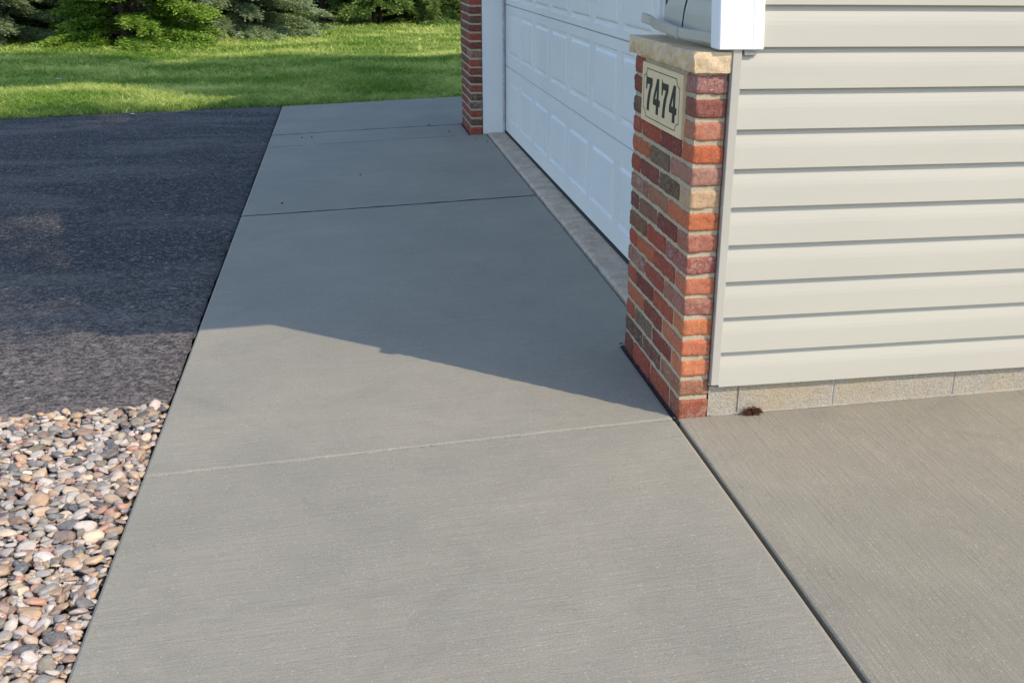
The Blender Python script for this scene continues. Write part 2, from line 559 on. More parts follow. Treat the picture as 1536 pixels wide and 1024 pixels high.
ys = frange(-4.0, -.02, .25) + frange(-.02, .02, .0025) + frange(.02, .68, .22) + [.68, .69, .70] + frange(.80, 3.335, .25) + frange(3.335, 3.37, .0025) + frange(3.37, 5.73, .25) + frange(5.735, 5.75, .003) + frange(5.75, 6.34, .25) + frange(6.34, 6.376, .0025) + frange(6.376, 6.43, .02) + [6.43, 6.441] + frange(6.45, yE, .25) + [yE]
xs = [-W, -W + .003, -W + .008] + frange(-W + .02, -.03, .02) + [-.03, -.024, -.018, -.012]
def jmat(x, y):
    if abs(y) < .0060: return 1
    if -.0105 < y < 0 and noise.noise(Vector((x * 26, 5, 5))) > -.3: return 2
    if abs(y - 3.352) < .0125 or abs(y - 6.358) < .0135: return 2
    if abs(y - 5.742) < .0065 and noise.noise(Vector((x * 5, 2, 2))) > -.25: return 2
    return 0
apron = grid_slab(xs, ys, apron_z(-W, -.012, True, True), .12, 'concrete_apron', [M['apron'], M['joint'], M['seal']], jmat)
tag(apron, None, kind='structure')
ys2 = [.69] + frange(.80, 3.335, .25) + frange(3.335, 3.37, .0025) + frange(3.37, 5.735, .25) + [5.735]
apron2 = grid_slab([-.012, -.003] + frange(.01, XT - .008, .02) + [XT - .008, XT - .004, XT], ys2, apron_z(-.012, XT, False, True), .12,
                   'concrete_apron_edge', [M['apron'], M['joint'], M['seal']], jmat)
tag(apron2, None, kind='structure')

ap3 = grid_slab([-.012, .10, .3, .6], [yF + PD + .012, 6.9, 7.5, yE], apron_z(-.012, 5, False, False), .12, 'concrete_apron_corner', [M['apron']])
tag(ap3, None, kind='structure')
# walkway slab on the right
def walk_z(x, y):
    z = GS * x + noise.noise(Vector((x * .8, y * .8, 7))) * .002 - .0015
    z -= .004 * max(0, 1 - (x - .001) / .004)
    return z
wx = [.001, .003, .006, .014] + frange(.03, 5.0, .25) + [5.0]
walk = grid_slab(wx, frange(-4.0, -.003, .2) + [-.003], walk_z, .12, 'walkway_slab', [M['walk']])
tag(walk, None, kind='structure')

# dark sealant/earth at the bottom of the gaps
b = MB()
b.box(-.0115, .0005, -4.0, .02, -.10, -.045)
b.box(XT, XT + .012, .69, 5.735, -.08, -.018)
js = b.build('joint_filler', M['seal']); tag(js, None, kind='structure')

# crumbly dark caulk bead squeezed out along the pier base
V = []; F = []
nseg = 150
for i in range(nseg + 1):
    y = -.03 + .75 * i / nseg
    n1 = noise.noise(Vector((y * 55, 1, 1))); n2 = noise.noise(Vector((y * 140, 4, 1)))
    xo = -.0065 + n1 * .003 - (.006 if n2 > .28 else 0)
    zz = -.0035 + .0075 * max(0, n2) + .002 * n1 + SL * xo
    V += [(xo - .003 + n2 * .002, y, SL * xo - .004), (xo, y, zz), (-.001, y, zz + .001), (0.004, y, -.02)]
for i in range(nseg):
    for k in range(3):
        a = i * 4 + k
        F.append((a, a + 4, a + 5, a + 1))
caulk = mesh_obj('caulk_bead', V, F, M['seal']); tag(caulk, None, kind='structure')

# asphalt: west of apron and beyond gravel
def asp_edge(y):   # ragged edge against the gravel
    return 0
ax = [-14] + frange(-12, -4, 1) + frange(-4, -W - .03, .12) + [-W - .03, -W - .008]
ayy = [.545 + 0, .56, .60] + frange(.7, 4.0, .02) + frange(4.0, 8.3, .1) + [8.3]
def asp_z(x, y):
    z = -.076 + noise.noise(Vector((x * .8, y * .8, 5))) * .008 + noise.noise(Vector((x * 6, y * 6, 5))) * .0025
    t = max(0, min(1, (y - .545) / .07))
    z -= .03 * (1 - t) ** 2
    if x > -W - .02: z -= .007 + .004 * noise.noise(Vector((y * 30, 3, 3)))
    return z
V = []; F = []
for j, y in enumerate(ayy):
    for x in ax:
        yy = y
        if j < 3:
            yy = y + .025 * noise.noise(Vector((x * 5, 0, 3))) + .012 * noise.noise(Vector((x * 23, 0, 3))) + max(0, (-W - x)) * -.07
        if y >= 8.29:
            yy = 8.29 + (x + W) * .245 if x > -8 else 8.29 - 6.356 * .245
        elif y > 6.0:
            top = 8.29 + max(x + W, -6.356) * .245
            yy = 6.0 + (y - 6.0) * (top - 6.0) / 2.29
        xx = x
        if x > -W - .009: xx = x + .007 * noise.noise(Vector((y * 11, 0, 8))) + .005 * noise.noise(Vector((y * 47, 0, 8))) - .003
        V.append((xx, yy, asp_z(x, y)))
nx = len(ax)
for j in range(len(ayy) - 1):
    for i in range(nx - 1):
        a = j * nx + i
        F.append((a, a + 1, a + nx + 1, a + nx))
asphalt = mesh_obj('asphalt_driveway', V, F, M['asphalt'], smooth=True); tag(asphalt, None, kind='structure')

# ground sheet (earth) to the horizon and lawn above it
b = MB(); b.add([(-400, -400, -.22), (400, -400, -.22), (400, 500, -.22), (-400, 500, -.22)], [(0, 1, 2, 3)])
g = b.build('ground', M['earth']); tag(g, None, kind='structure')
b = MB(); b.add([(-3.6, -5, -.125), (-W + .02, -5, -.125), (-W + .02, .62, -.125), (-3.6, .62, -.125)], [(0, 1, 2, 3)])
g = b.build('gravel_bed_soil', M['earth']); tag(g, None, kind='structure')
def lawn_edge(x):
    if x <= -W: return 8.29 + max(x + W, -6.356) * .245
    return 8.22 - .01 * (x + W)
def lawn_z(x, y):
    e = lawn_edge(x)
    z = -.088 + .018 * min(1, max(0, (y - e) / .3)) + noise.noise(Vector((x * .5, y * .5, 1))) * .03 * min(1, max(0, (y - e) / 2))
    z += noise.noise(Vector((x * 3, y * 3, 1))) * .012 * min(1, max(0, (y - e) / .5))
    return z
lx = frange(-120, -14, 8) + frange(-14, 8, .22) + frange(8, 120, 8) + [120]
lt = frange(0, 1, .05) + frange(1, 16, .25) + frange(16, 40, 2) + frange(40, 240, 20) + [240]
V = []; F = []
for t in lt:
    for x in lx:
        y = lawn_edge(x) - .004 + t
        V.append((x, y, lawn_z(x, y)))
nx = len(lx)
for j in range(len(lt) - 1):
    for i in range(nx - 1):
        a = j * nx + i
        F.append((a, a + 1, a + nx + 1, a + nx))
lawn = mesh_obj('lawn', V, F, M['lawn'], smooth=True); tag(lawn, None, kind='structure')

# ------------------------------------------------------------------ garage (one thing, many parts)
garage = thing('garage', 'beige sided garage with red brick piers, white overhead door and house number plaque', 'garage', (0, 0, 0))

# siding profile
def lap_profile(pitch=.1165):
    return [(0.0, -.0190), (.0015, -.0210), (.050, -.0166), (.062, -.0154), (.074, -.0134), (.086, -.0106), (.098, -.0074), (.110, -.0040), (pitch, -.0022)]

def siding_wall(name, parent, origin, udir, ndir, length, z0, ncourse, pitch=.1165, step=.3, mat=None, gable=None):
    """courses of dutch lap; u along wall, n outward"""
    V = []; F = []
    ns = max(1, int(length / step)); prof = lap_profile(pitch)
    O = Vector(origin); U = Vector(udir); Nn = Vector(ndir)
    for c in range(ncourse):
        zb = z0 + c * pitch
        base = len(V)
        rows = [(0.0, 0.0)] + [(z, -n) for z, n in prof]   # start at wall plane: underside of the lip
        rows = [(.0, .0028)] + [(z, -y) for z, y in prof]
        for k, (dz, off) in enumerate(rows):
            for i in range(ns + 1):
                u = length * i / ns
                wob = .0007 * noise.noise(Vector((u * 1.1, c * 3.1, 0))) if k > 0 else 0
                sag = .0010 * noise.noise(Vector((u * .9, c * 7.7, 5))) if k in (0, 1, 2) else 0
                P = O + U * u + Nn * (off + wob) + Vector((0, 0, zb + dz + sag))
                V.append(tuple(P))
        m_ = ns + 1
        for k in range(len(rows) - 1):
            for i in range(ns):
                a = base + k * m_ + i
                F.append((a, a + 1, a + m_ + 1, a + m_))
    return mesh_obj(name, V, F, mat or M['siding'], parent)

H = 2.30
# gable-side wall facing the camera (y=0)
b = MB()
b.box(.100, 7.0, .006, .15, .104, 2.42)
b.box(.1015, .285, .156, .664, -.10, 2.42)
b.box(.102, .286, yF + .02, yF + PD - .02, -.10, 2.42)
b.box(.285, 7.0, yF + PD - .16, yF + PD - .01, -.10, 2.42)
b.box(6.85, 6.999, .151, yF + PD - .161, -.10, 2.42)
b.box(.104, .28, .665, yF + .0195, 2.16, 2.42)
core = b.build('wall_sheathing', M['trim_beige'], garage)
s1 = siding_wall('siding', garage, (.1262, .004, 0), (1, 0, 0), (0, -1, 0), 6.85, .1055, 19)
# narrow return wall above the near pier (faces the driveway)
s2 = siding_wall('siding', garage, (.096, .060, 0), (0, 1, 0), (-1, 0, 0), .335, 1.168, 10, step=.05)
s3 = siding_wall('siding', garage, (.1005, .420, 0), (0, 1, 0), (-1, 0, 0), .205, 1.176, 10, step=.05)
s2['label'] = 'shaded beige siding above the near brick pier'
s3['label'] = 'short set-back strip of shaded siding next to the garage door'
# band over the door + gable triangle
s4 = siding_wall('siding', garage, (.085, .0, 0), (0, 1, 0), (-1, 0, 0), yF + PD, 2.335, 1, step=.5)
ym = (yF + PD) / 2
for_g = MB()
for_g.prism_x([(-.02, 2.43), (yF + PD + .02, 2.43), (ym, 2.43 + ym * .5)], .09, .16)
gb = for_g.build('gable', M['siding'], garage)

# j-channel at the pier side of the siding
b = MB()
b.box(.0995, .1265, -.0185, .003, .1135, 1.150, bev=.0015)
jc = b.build('trim_channel', M['trim_beige'], garage)
# white vinyl corner post
b = MB()
b.box(.053, .187, -.028, .048, 1.1485, 2.30, bev=.003)
b.box(.1542, .1568, -.0288, -.026, 1.1495, 2.30)
b.v = [(x - max(0, z - 1.16) * .045, y, z) for x, y, z in b.v]  # lean added towards the top to steer the edge of the post's cast shadow
cp = b.build('corner_post', M['post'], garage); cp['label'] = 'white corner post ending above the brick pier'
# grey channel notch just under the post
b = MB()
b.box(.132, .165, -.0195, -.004, 1.132, 1.151, bev=.002)
b.build('flashing', mk_plain('grey_flashing', (.30, .29, .26), .5, .4), garage)
# casing of door opening above the pier
b = MB()
b.box(.068, .0995, .640, .672, 1.165, 2.42, bev=.002)
b.box(.080, .100, .6255, .6385, 1.165, 2.42, bev=.002)
b.build('door_casing', M['white'], garage)
b = MB(); b.box(.086, .0995, .6135, .6250, 1.165, 2.42)
b.build('painted_gap_shade', M['rubber_and_gap'], garage)  # black strip paints in the shade of the gap between casing and siding
# loose bent channel strip
def strip():
    pts = []
    for i in range(41):
        t = i / 40
        y = .027 + t * .645
        x = .066 - .030 * math.sin(t * math.pi * .9) - .030 * t + .006 * math.sin(t * 9)
        z = 1.156 + .026 * (t ** 1.5) + .002 * math.sin(t * 14)
        if t > .9: x -= (t - .9) * .12
        pts.append((x, y, z))
    V = []; F = []
    prof = [(.012, .0), (.0, .0), (-.0015, .004), (-.0015, .029), (.004, .0315), (.007, .027)]
    for (x, y, z) in pts:
        for dx_, dz in prof:
            V.append((x + dx_, y, z + dz))
    n = len(prof)
    for i in range(40):
        for k in range(n - 1):
            a = i * n + k
            F.append((a, a + 1, a + n + 1, a + n))
    o = mesh_obj('loose_strip', V, F, M['trim_beige'], garage)
    md = o.modifiers.new('s', 'SOLIDIFY'); md.thickness = .0012; md.offset = 0
    o['label'] = 'loose bent edge strip hanging above the capstone'
    b = MB()
    x, y, z = pts[16]
    b.box(x - .0045, x + .010, y - .008, y + .004, z - .004, z + .0265, bev=.001)
    b.build('strip_clip', M['trim_beige'], o)
strip()

# foundation course of blocks under the siding
def foundation():
    V = []; F = []; mi = []
    joints = [.200, .533, .968, 1.37, 1.77, 2.17, 2.57, 2.97, 3.37, 3.77, 4.17]
    xs_ = [.1005]
    for j in joints:
        xs_ += [j - .004, j - .0035, j + .0035, j + .004]
    xs_ = sorted(xs_ + frange(.11, 4.2, .0125) + [7.0])
    zs_ = [-.08, .0] + frange(.01, .11, .0125) + [.1035]
    for z in zs_:
        for x in xs_:
            injt = any(abs(x - j) < .0037 for j in joints)
            y = .008 + (.004 if injt else 0) + .0012 * noise.noise(Vector((x * 60, z * 60, 0))) + .0018 * noise.noise(Vector((x * 14, z * 20, 4)))
            V.append((x, y - .006, z))
    nx = len(xs_)
    for j in range(len(zs_) - 1):
        for i in range(nx - 1):
            a = j * nx + i
            F.append((a, a + 1, a + nx + 1, a + nx))
            xm = (xs_[i] + xs_[i + 1]) / 2
            mi.append(1 if any(abs(xm - q) < .004 for q in joints[1:]) else 0)
    o = mesh_obj('foundation', V, F, [M['block'], M['block_joint']], garage, mi=mi)
    # light mortar smear where the walkway meets it
    V = []; F = []
    for i in range(301):
        x = .11 + i * .015
        a = noise.noise(Vector((x * 14, 0, 0))); c = noise.noise(Vector((x * 60, 0, 3)))
        w_ = max(.0004, .0018 + .004 * a + .002 * c)
        V += [(x, -.003 - w_, GS * x - .001), (x, .004, GS * x + .002 + w_ * .9)]
    for i in range(300):
        F.append((i * 2, i * 2 + 2, i * 2 + 3, i * 2 + 1))
    mesh_obj('mortar_fillet', V, F, mk_mortar('dusty_fillet', (.22, .19, .15), (.50, .45, .38)), garage)
foundation()

# ---- brick piers
def lin(c, k=.92):
    a = srgb(*c, k)[:3]; g_ = sum(a) / 3
    return tuple(q * .88 + g_ * .12 for q in a)
RED = (176, 70, 42); RED2 = (160, 62, 40); DRED = (136, 54, 38); BRN = (142, 94, 60); OLV = (126, 98, 60); PUR = (120, 68, 52)
DGR = (100, 70, 48); TAN = (164, 120, 80); ORG = (196, 94, 48); WHT = (154, 104, 78); PNK = (172, 108, 88)
near_face = [((168, 108, 98), .6), ((150, 82, 70), .1), ((200, 116, 82), .5), ((208, 100, 48), .1), ((182, 122, 100), .3), ((212, 172, 128), .1),
             ((212, 110, 56), .1), ((182, 104, 78), .3), ((166, 84, 70), .6), ((210, 112, 72), .15), ((176, 104, 82), .4), ((218, 122, 64), .1),
             ((212, 112, 68), .2), ((218, 124, 72), .15), ((168, 104, 68), .5), ((162, 82, 52), .4)]
# rest of each course, from the brick next to the corner towards the garage door (top course first)
outer = [[None, None, RED], [None, None, DRED], [None, None, PUR],
         [DRED, RED, RED], [OLV, ORG], [DGR, DRED, RED], [TAN, WHT], [DRED, BRN, PUR],
         [RED, BRN], [RED, ORG, RED], [RED2, WHT], [RED, DRED, RED], [DRED, ORG],
         [DRED, OLV, RED], [PUR, DGR], [RED, RED, DRED]]

def brick_box(V, F, C, x0, x1, y0, y1, z0, z1, col, alpha, seed, res=.0085, openback=True):
    nx = max(2, int((x1 - x0) / res)); ny = max(2, int((y1 - y0) / res)); nz = max(3, int((z1 - z0) / res))
    idx = {}
    cx_, cy_, cz_ = (x0 + x1) / 2, (y0 + y1) / 2, (z0 + z1) / 2
    hx, hy, hz = (x1 - x0) / 2, (y1 - y0) / 2, (z1 - z0) / 2
    r = .008
    sd = seed * 13.7
    jitter = (random.uniform(-.0012, .0012), random.uniform(-.0012, .0012), random.uniform(-.001, .001))
    def vid(i, j, k):
        key = (i, j, k)
        if key in idx: return idx[key]
        p = Vector((-hx + 2 * hx * i / nx, -hy + 2 * hy * j / ny, -hz + 2 * hz * k / nz))
        q = Vector((max(-hx + r, min(hx - r, p.x)), max(-hy + r, min(hy - r, p.y)), max(-hz + r, min(hz - r, p.z))))
        d = p - q
        if d.length > 1e-9:
            dn = d.normalized()
            nn = noise.noise(Vector((p.x * 70 + sd, p.y * 70, p.z * 70)))
            n2 = noise.noise(Vector((p.x * 22 + sd, p.y * 22, p.z * 22 + 5)))
            n3 = noise.noise(Vector((p.x * 150 + sd, p.y * 150, p.z * 150 + 5)))
            p = q + dn * (r + nn * .0030 + n2 * .0034 + n3 * .0013 - (.0035 if nn > .38 else 0))
        idx[key] = len(V)
        V.append((cx_ + p.x + jitter[0], cy_ + p.y + jitter[1], cz_ + p.z + jitter[2]))
        C.append((*col, alpha))
        return idx[key]
    def quad(a, b_, c, d): F.append((a, b_, c, d))
    for j in range(ny):
        for k in range(nz):
            quad(vid(0, j, k), vid(0, j, k + 1), vid(0, j + 1, k + 1), vid(0, j + 1, k))
            if openback: quad(vid(nx, j, k), vid(nx, j + 1, k), vid(nx, j + 1, k + 1), vid(nx, j, k + 1))
    for i in range(nx):
        for k in range(nz):
            quad(vid(i, 0, k), vid(i + 1, 0, k), vid(i + 1, 0, k + 1), vid(i, 0, k + 1))
            quad(vid(i, ny, k), vid(i, ny, k + 1), vid(i + 1, ny, k + 1), vid(i + 1, ny, k))
    for i in range(nx):
        for j in range(ny):
            quad(vid(i, j, 0), vid(i, j + 1, 0), vid(i + 1, j + 1, 0), vid(i + 1, j, 0))
            quad(vid(i, j, nz), vid(i + 1, j, nz), vid(i + 1, j + 1, nz), vid(i, j + 1, nz))

def pier(oy, near, outer_, plaque, res, seed0):
    V = []; F = []; C = []
    mod = (PD + .010) / 3; j = .010
    for row in range(16):             # 0 = top course
        k = 15 - row
        z0 = k * COURSE + .0058; z1 = (k + 1) * COURSE - .0058
        if row == 15: z0 = -.03
        four = (row % 2 == 1)
        if plaque and row < 3:
            segs = [(0, .094), (.556, PD)]
        elif four:
            a = mod * .5
            segs = [(0, a - j), (a, a + mod - j), (a + mod, a + 2 * mod - j), (a + 2 * mod, PD)]
        else:
            segs = [(0, mod - j), (mod, 2 * mod - j), (2 * mod, PD)]
        for si, (a, c) in enumerate(segs):
            if si == 0:
                col, al = near[row]
            else:
                lst = [q for q in outer_[row] if q is not None]
                col = lst[min(si - 1, len(lst) - 1)]
                al = .9 if col == WHT else (.35 if col in (PUR, OLV, DGR) else .15)
                col = tuple(min(255, max(0, q + random.uniform(-8, 8))) for q in col)
            brick_box(V, F, C, 0.0, PW, oy + a, oy + c, z0, z1, lin(col), al, seed0 + row * 7 + si, res)
    o = mesh_obj('brick_pier', np.array(V), np.array(F), M['brick'], garage, cols=C, smooth=True)
    # mortar core
    b = MB()
    b.box(.0050, PW - .003, oy + .0056, oy + PD - .0065, -.03, 16 * COURSE - .001)
    b.build('mortar', M['mortar'], o)
    return o

def capstone(parent, oy):
    # rock-faced edges on the driveway side and both ends
    x0, x1, y0, y1, z0, z1 = -.016, .0985, oy - .014, oy + PD + .028, 1.0835, 1.141
    V = []; F = []
    per = []
    step = .006
    n1 = int((x1 - x0) / step); n2 = int((y1 - y0) / step)
    for i in range(n1): per.append((x1 - (x1 - x0) * i / n1, y0, 0, -1))
    for i in range(n2): per.append((x0, y0 + (y1 - y0) * i / n2, -1, 0))
    for i in range(n1 + 1): per.append((x0 + (x1 - x0) * i / n1, y1, 0, 1))
    nz = 9
    for k in range(nz + 1):
        z = z0 + (z1 - z0) * k / nz
        t = k / nz
        for (x, y, nx_, ny_) in per:
            side = 1.0 if nx_ else .38
            # conchoidal scallops of the split face
            s_ = (y if nx_ else x)
            v_ = Vector((s_ * 19 + t * 1.1, t * 1.2, 3 + oy))
            vv = noise.voronoi(v_)[0][0]
            n_ = noise.noise(Vector((s_ * 60, t * 3, oy))) * .003
            d = (-.017 * (1 - vv) + .008 - .012 * (t - .5) ** 2 * 4 * .5 + n_) * side
            if t > .93: d -= .003 * side
            V.append((x + nx_ * d, y + ny_ * d, z + (noise.noise(Vector((s_ * 30, 5, oy))) * .003 if k == 0 else 0)))
    n = len(per)
    for k in range(nz):
        for i in range(n - 1):
            a = k * n + i
            F.append((a, a + 1, a + n + 1, a + n)[::-1])
    F.append(tuple(nz * n + i for i in range(n))[::-1])
    F.append(tuple(i for i in range(n)))
    F.append((0, n * nz, n * nz + n - 1, n - 1))
    return mesh_obj('capstone', V, F, M['cap'], parent)

near_pier = pier(0.0, near_face, outer, True, .0075, 3)
near_pier['label'] = 'near brick pier with the number plaque'
capstone(near_pier, 0.0)

# plaque with 7474; u runs from the far side to the near side
def plaque(parent):
    U0, U1, Z0, Z1 = .548, .100, .876, 1.0665
    Wd, Hd = U0 - U1, Z1 - Z0
    X = -.008
    b = MB()
    b.box(X, .02, U1, U0, Z0, Z1, 0, bev=.002)
    def pt(u, v, d=0.0): return (X - d, U0 - u, Z0 + v)
    def poly(pts, d=.0012):
        n = len(pts)
        v = [pt(u, v_, d) for u, v_ in pts] + [pt(u, v_, -.001) for u, v_ in pts]
        f = [tuple(range(n))] + [(i, (i + 1) % n, n + (i + 1) % n, n + i) for i in range(n)]
        b.add(v, f, 1)
    def stroke(pts, wd):
        for (a, c) in zip(pts[:-1], pts[1:]):
            dx_, dy_ = c[0] - a[0], c[1] - a[1]; L = math.hypot(dx_, dy_)
            nx_, ny_ = -dy_ / L * wd / 2, dx_ / L * wd / 2
            ex, ey = dx_ / L * wd * .35, dy_ / L * wd * .35
            poly([(a[0] + nx_ - ex, a[1] + ny_ - ey), (c[0] + nx_ + ex, c[1] + ny_ + ey), (c[0] - nx_ + ex, c[1] - ny_ + ey), (a[0] - nx_ - ex, a[1] - ny_ - ey)], .0008)
    # border line with scooped corners
    m_, nt_ = .030, .034
    L, Rr, B, T = m_, Wd - m_, .0205, Hd - .0205
    q = []
    def arc(cx_, cy_, a0, a1):
        return [(cx_ + nt_ * math.cos(R(a0 + (a1 - a0) * i / 5)), cy_ + nt_ * .72 * math.sin(R(a0 + (a1 - a0) * i / 5))) for i in range(6)]
    q += arc(L - .004, T + .003, 0, -90)[0:] 
    q += arc(L - .004, B - .003, 90, 0)
    q += arc(Rr + .004, B - .003, 180, 90)
    q += arc(Rr + .004, T + .003, 270, 180)
    q.append(q[0])
    stroke(q, .0024)
    # numerals
    hgt = .112; wn = .072; base = .0395
    seven = [[(.0, 1.0), (.10, .955), (.0, .70), (-.02, .66)],
             [(.0, 1.0), (.13, .965), (1.0, .965), (1.0, .80), (.93, .70), (.14, .765), (.0, .60)],
             [(1.0, .84), (.60, .36), (.56, 0), (.24, 0), (.27, .30), (.66, .74)]]
    seven = [[(.0, 1.03), (.12, .955), (1.0, .955), (1.0, .765), (.20, .765), (.12, .60), (.0, .60)],
             [(1.0, .77), (.80, .60), (.66, .38), (.58, .20), (.56, 0), (.22, 0), (.26, .24), (.38, .48), (.66, .77)]]
    four = [[(.52, 1.0), (.80, 1.0), (.80, .42), (.52, .42)],
            [(.52, 1.0), (.0, .44), (.0, .36), (.20, .36), (.56, .80)],
            [(.0, .42), (1.02, .42), (1.02, .24), (.0, .24)],
            [(.50, .26), (.80, .26), (.80, 0), (.50, 0)]]
    gap = .018
    tot = 4 * wn + 3 * gap
    u0 = (Wd - tot) / 2 + .002
    for i, gl in enumerate((seven, four, seven, four)):
        for k, pl in enumerate(gl):
            poly([(u0 + i * (wn + gap) + x * wn, base + y * hgt) for x, y in pl], .0012 + .0003 * k)
    o = b.build('number_plaque', [M['plaque'], M['black']], parent)
    o['label'] = 'tan plaque reading 7474 inside a black line border'
plaque(near_pier)

far_cols = [RED, DRED, PUR, DRED, RED, DRED, WHT, RED, (150, 62, 46), DGR, (96, 40, 36), RED, DGR, WHT, (168, 62, 42), (70, 48, 42)]
far_face = [(c, .8 if c == WHT else .2) for c in far_cols[:15]] + [((172, 70, 44), .2)]
far_face[14] = (DGR, .3); far_face[13] = ((172, 66, 44), .2); far_face[12] = ((110, 84, 72), .9); far_face[11] = (DGR, .6)
far_face[10] = ((168, 68, 48), .2); far_face[9] = ((100, 44, 40), .2)
fo = []
for row in range(16):
    fo.append([random.choice([PUR, DRED, RED2, DRED, PUR, DGR]) for _ in range(3)])
far_pier = pier(yF, far_face, fo, False, .013, 400)
far_pier['label'] = 'far brick pier beyond the garage door'
capstone(far_pier, yF)

# ---- door jambs, stop, threshold
b = MB(); b.box(.1015, XD - .001, yF + .004, yF + .0195, .004, 2.16)
b.build('door_jamb', M['white'], garage)['label'] = 'wide white jamb at the far end of the door'
b = MB(); b.box(.1015, XD - .001, .6645, .676, .004, 2.16)
b.build('door_jamb', M['white'], garage)
b = MB(); b.box(XD - .022, XD - .006, yF - .016, yF + .003, .012, 2.16, bev=.003)
b.build('weather_strip', mk_plain('grey_weather_strip', (.55, .56, .57), .5, .3, 20, .3, (30, .55, .8, (.12, .11, .1, 1))), garage)
V = []; F = []
tx = [XT + .011, XT + .014, XT + .03] + frange(XT + .045, XD + .05, .02) + [XD + .05]
ty = frange(.677, yF + .003, .02) + [yF + .003]
for y in ty:
    for i, x in enumerate(tx):
        e = noise.noise(Vector((y * 20, 0, 0))) * .004 + noise.noise(Vector((y * 70, 0, 0))) * .0025
        z = .0145 + noise.noise(Vector((x * 30, y * 30, 0))) * .0012
        if i == 0: z = -.05
        if i == 1: z -= .004
        V.append((x + (e if i < 3 else 0), y, z))
nx = len(tx)
for j_ in range(len(ty) - 1):
    for i in range(nx - 1):
        a = j_ * nx + i
        F.append((a, a + 1, a + nx + 1, a + nx))
thr = mesh_obj('threshold', V, F, M['threshold'], garage, smooth=True)
thr['label'] = 'stained old concrete strip at the foot of the garage door'

# ---- overhead door made of embossed sections
door = thing('overhead_door', None, None); del_keys = None
for k_ in list(door.keys()): del door[k_]
door.parent = garage
def door_section(z0, z1, p0, p1, cuts, pitch=.598, width=.517):
    V = []; F = []
    X = XD
    y0, y1 = .68, yF + .0
    def P(y, z, d): V.append((X + d, y, z)); return len(V) - 1
    lefts = []
    yl = 5.583
    while yl - width > .70:
        lefts.append(yl); yl -= pitch
    bounds_y = []
    # columns
    colsy = [y1]
    for l_ in lefts: colsy += [l_, l_ - width]
    colsy.append(y0)
    zr = [z0, p0, p1, z1]
    def quad(ya, yb, za, zb, d=0):
        a = P(ya, za, d); b_ = P(yb, za, d); c = P(yb, zb, d); e = P(ya, zb, d)
        F.append((a, e, c, b_)[::-1])
    quad(y1, y0, z0 + .003, p0); quad(y1, y0, p1, z1 - .003)
    for i in range(0, len(colsy), 2):
        quad(colsy[i], colsy[i + 1], p0, p1)
    for l_ in lefts:
        r_ = l_ - width
        rings = []
        for ins, dep in ((0, 0), (.006, .011), (.024, .012), (.036, .001), (.044, .0)):
            rings.append([P(l_ - ins, p0 + ins, dep), P(r_ + ins, p0 + ins, dep), P(r_ + ins, p1 - ins, dep), P(l_ - ins, p1 - ins, dep)])
        for A_, B_ in zip(rings[:-1], rings[1:]):
            for q in range(4):
                F.append((A_[q], A_[(q + 1) % 4], B_[(q + 1) % 4], B_[q]))
        F.append(tuple(rings[-1]))
    # thin rolled lips top and bottom and thickness behind
    for (za, zb) in ((z0 + .003, z0), (z1 - .003, z1)):
        a = P(y1, za, 0); b_ = P(y0, za, 0); c = P(y0, zb, .006); e = P(y1, zb, .006); F.append((a, b_, c, e))
        g1 = P(y0, zb, .03); g2 = P(y1, zb, .03); F.append((e, c, g1, g2))
    o = mesh_obj('door_section', V, F, M['door'], garage)
    o.parent = door
    return o
secs = [(.032, .5520, .140, .462), (.5560, 1.0270, .645, .975), (1.0305, 1.56, 1.068, 1.44), (1.561, 2.16, 1.68, 2.0)]
for (a, c, p0, p1) in secs: door_section(a, c, p0, p1, None)
b = MB(); b.box(XD - .006, XD + .03, .68, yF, .010, .0315, bev=.004)
o = b.build('bottom_seal', M['rubber_and_gap'], garage); o.parent = door

# ---- roof
OX, OY, m_ = .15, .45, .5
zE = 2.30
b = MB()
yA, yB = -OY, yF + PD + OY
ymid = (yA + yB) / 2
zr = zE + .16 + (ymid - yA) * m_
for sgn, (ya, yb) in ((1, (yA, ymid)), (-1, (yB, ymid))):
    b.prism_x([(ya, zE + .12), (yb, zr - .04), (yb, zr), (ya, zE + .16)], .10 - .10 - OX, 7.3)
roof = b.build('roof', M['shingle'], garage)
b = MB()
b.box(-OX, 7.3, yA, yA + .02, zE, zE + .118)
b.box(-OX, 7.3, yB - .02, yB, zE, zE + .118)
b.prism_x([(yA, zE + .0), (ymid, zr - .19), (ymid, zr - .045), (yA, zE + .115)], -OX - .02, -OX - .002)
b.prism_x([(yB, zE + .0), (ymid, zr - .19), (ymid, zr - .045), (yB, zE + .115)], -OX - .021, -OX - .003)
b.build('fascia', M['white'], roof)
for ya_, yb_ in ((yA + .021, .0), (yF + PD, yB - .021)):
    b = MB(); b.box(-OX, 7.3, ya_, yb_, zE + .02, zE + .03)
    b.build('soffit', M['white'], roof)

# ------------------------------------------------------------------ gravel bed of river pebbles
def unit_sphere(nu=10, nv=6):
    V = [(0, 0, 1)]
    for j in range(1, nv):
        th = math.pi * j / nv
        for i in range(nu):
            ph = 2 * math.pi * (i + .5 * (j % 2)) / nu
            V.append((math.sin(th) * math.cos(ph), math.sin(th) * math.sin(ph), math.cos(th)))
    V.append((0, 0, -1))
    F = []
    for i in range(nu): F.append((0, 1 + i, 1 + (i + 1) % nu))
    for j in range(nv - 2):
        for i in range(nu):
            a = 1 + j * nu + i; b_ = 1 + j * nu + (i + 1) % nu; c = a + nu; d = b_ + nu
            F.append((a, c, b_)); F.append((b_, c, d))
    l = len(V) - 1; s_ = 1 + (nv - 2) * nu
    for i in range(nu): F.append((l, s_ + (i + 1) % nu, s_ + i))
    return np.array(V), np.array(F)

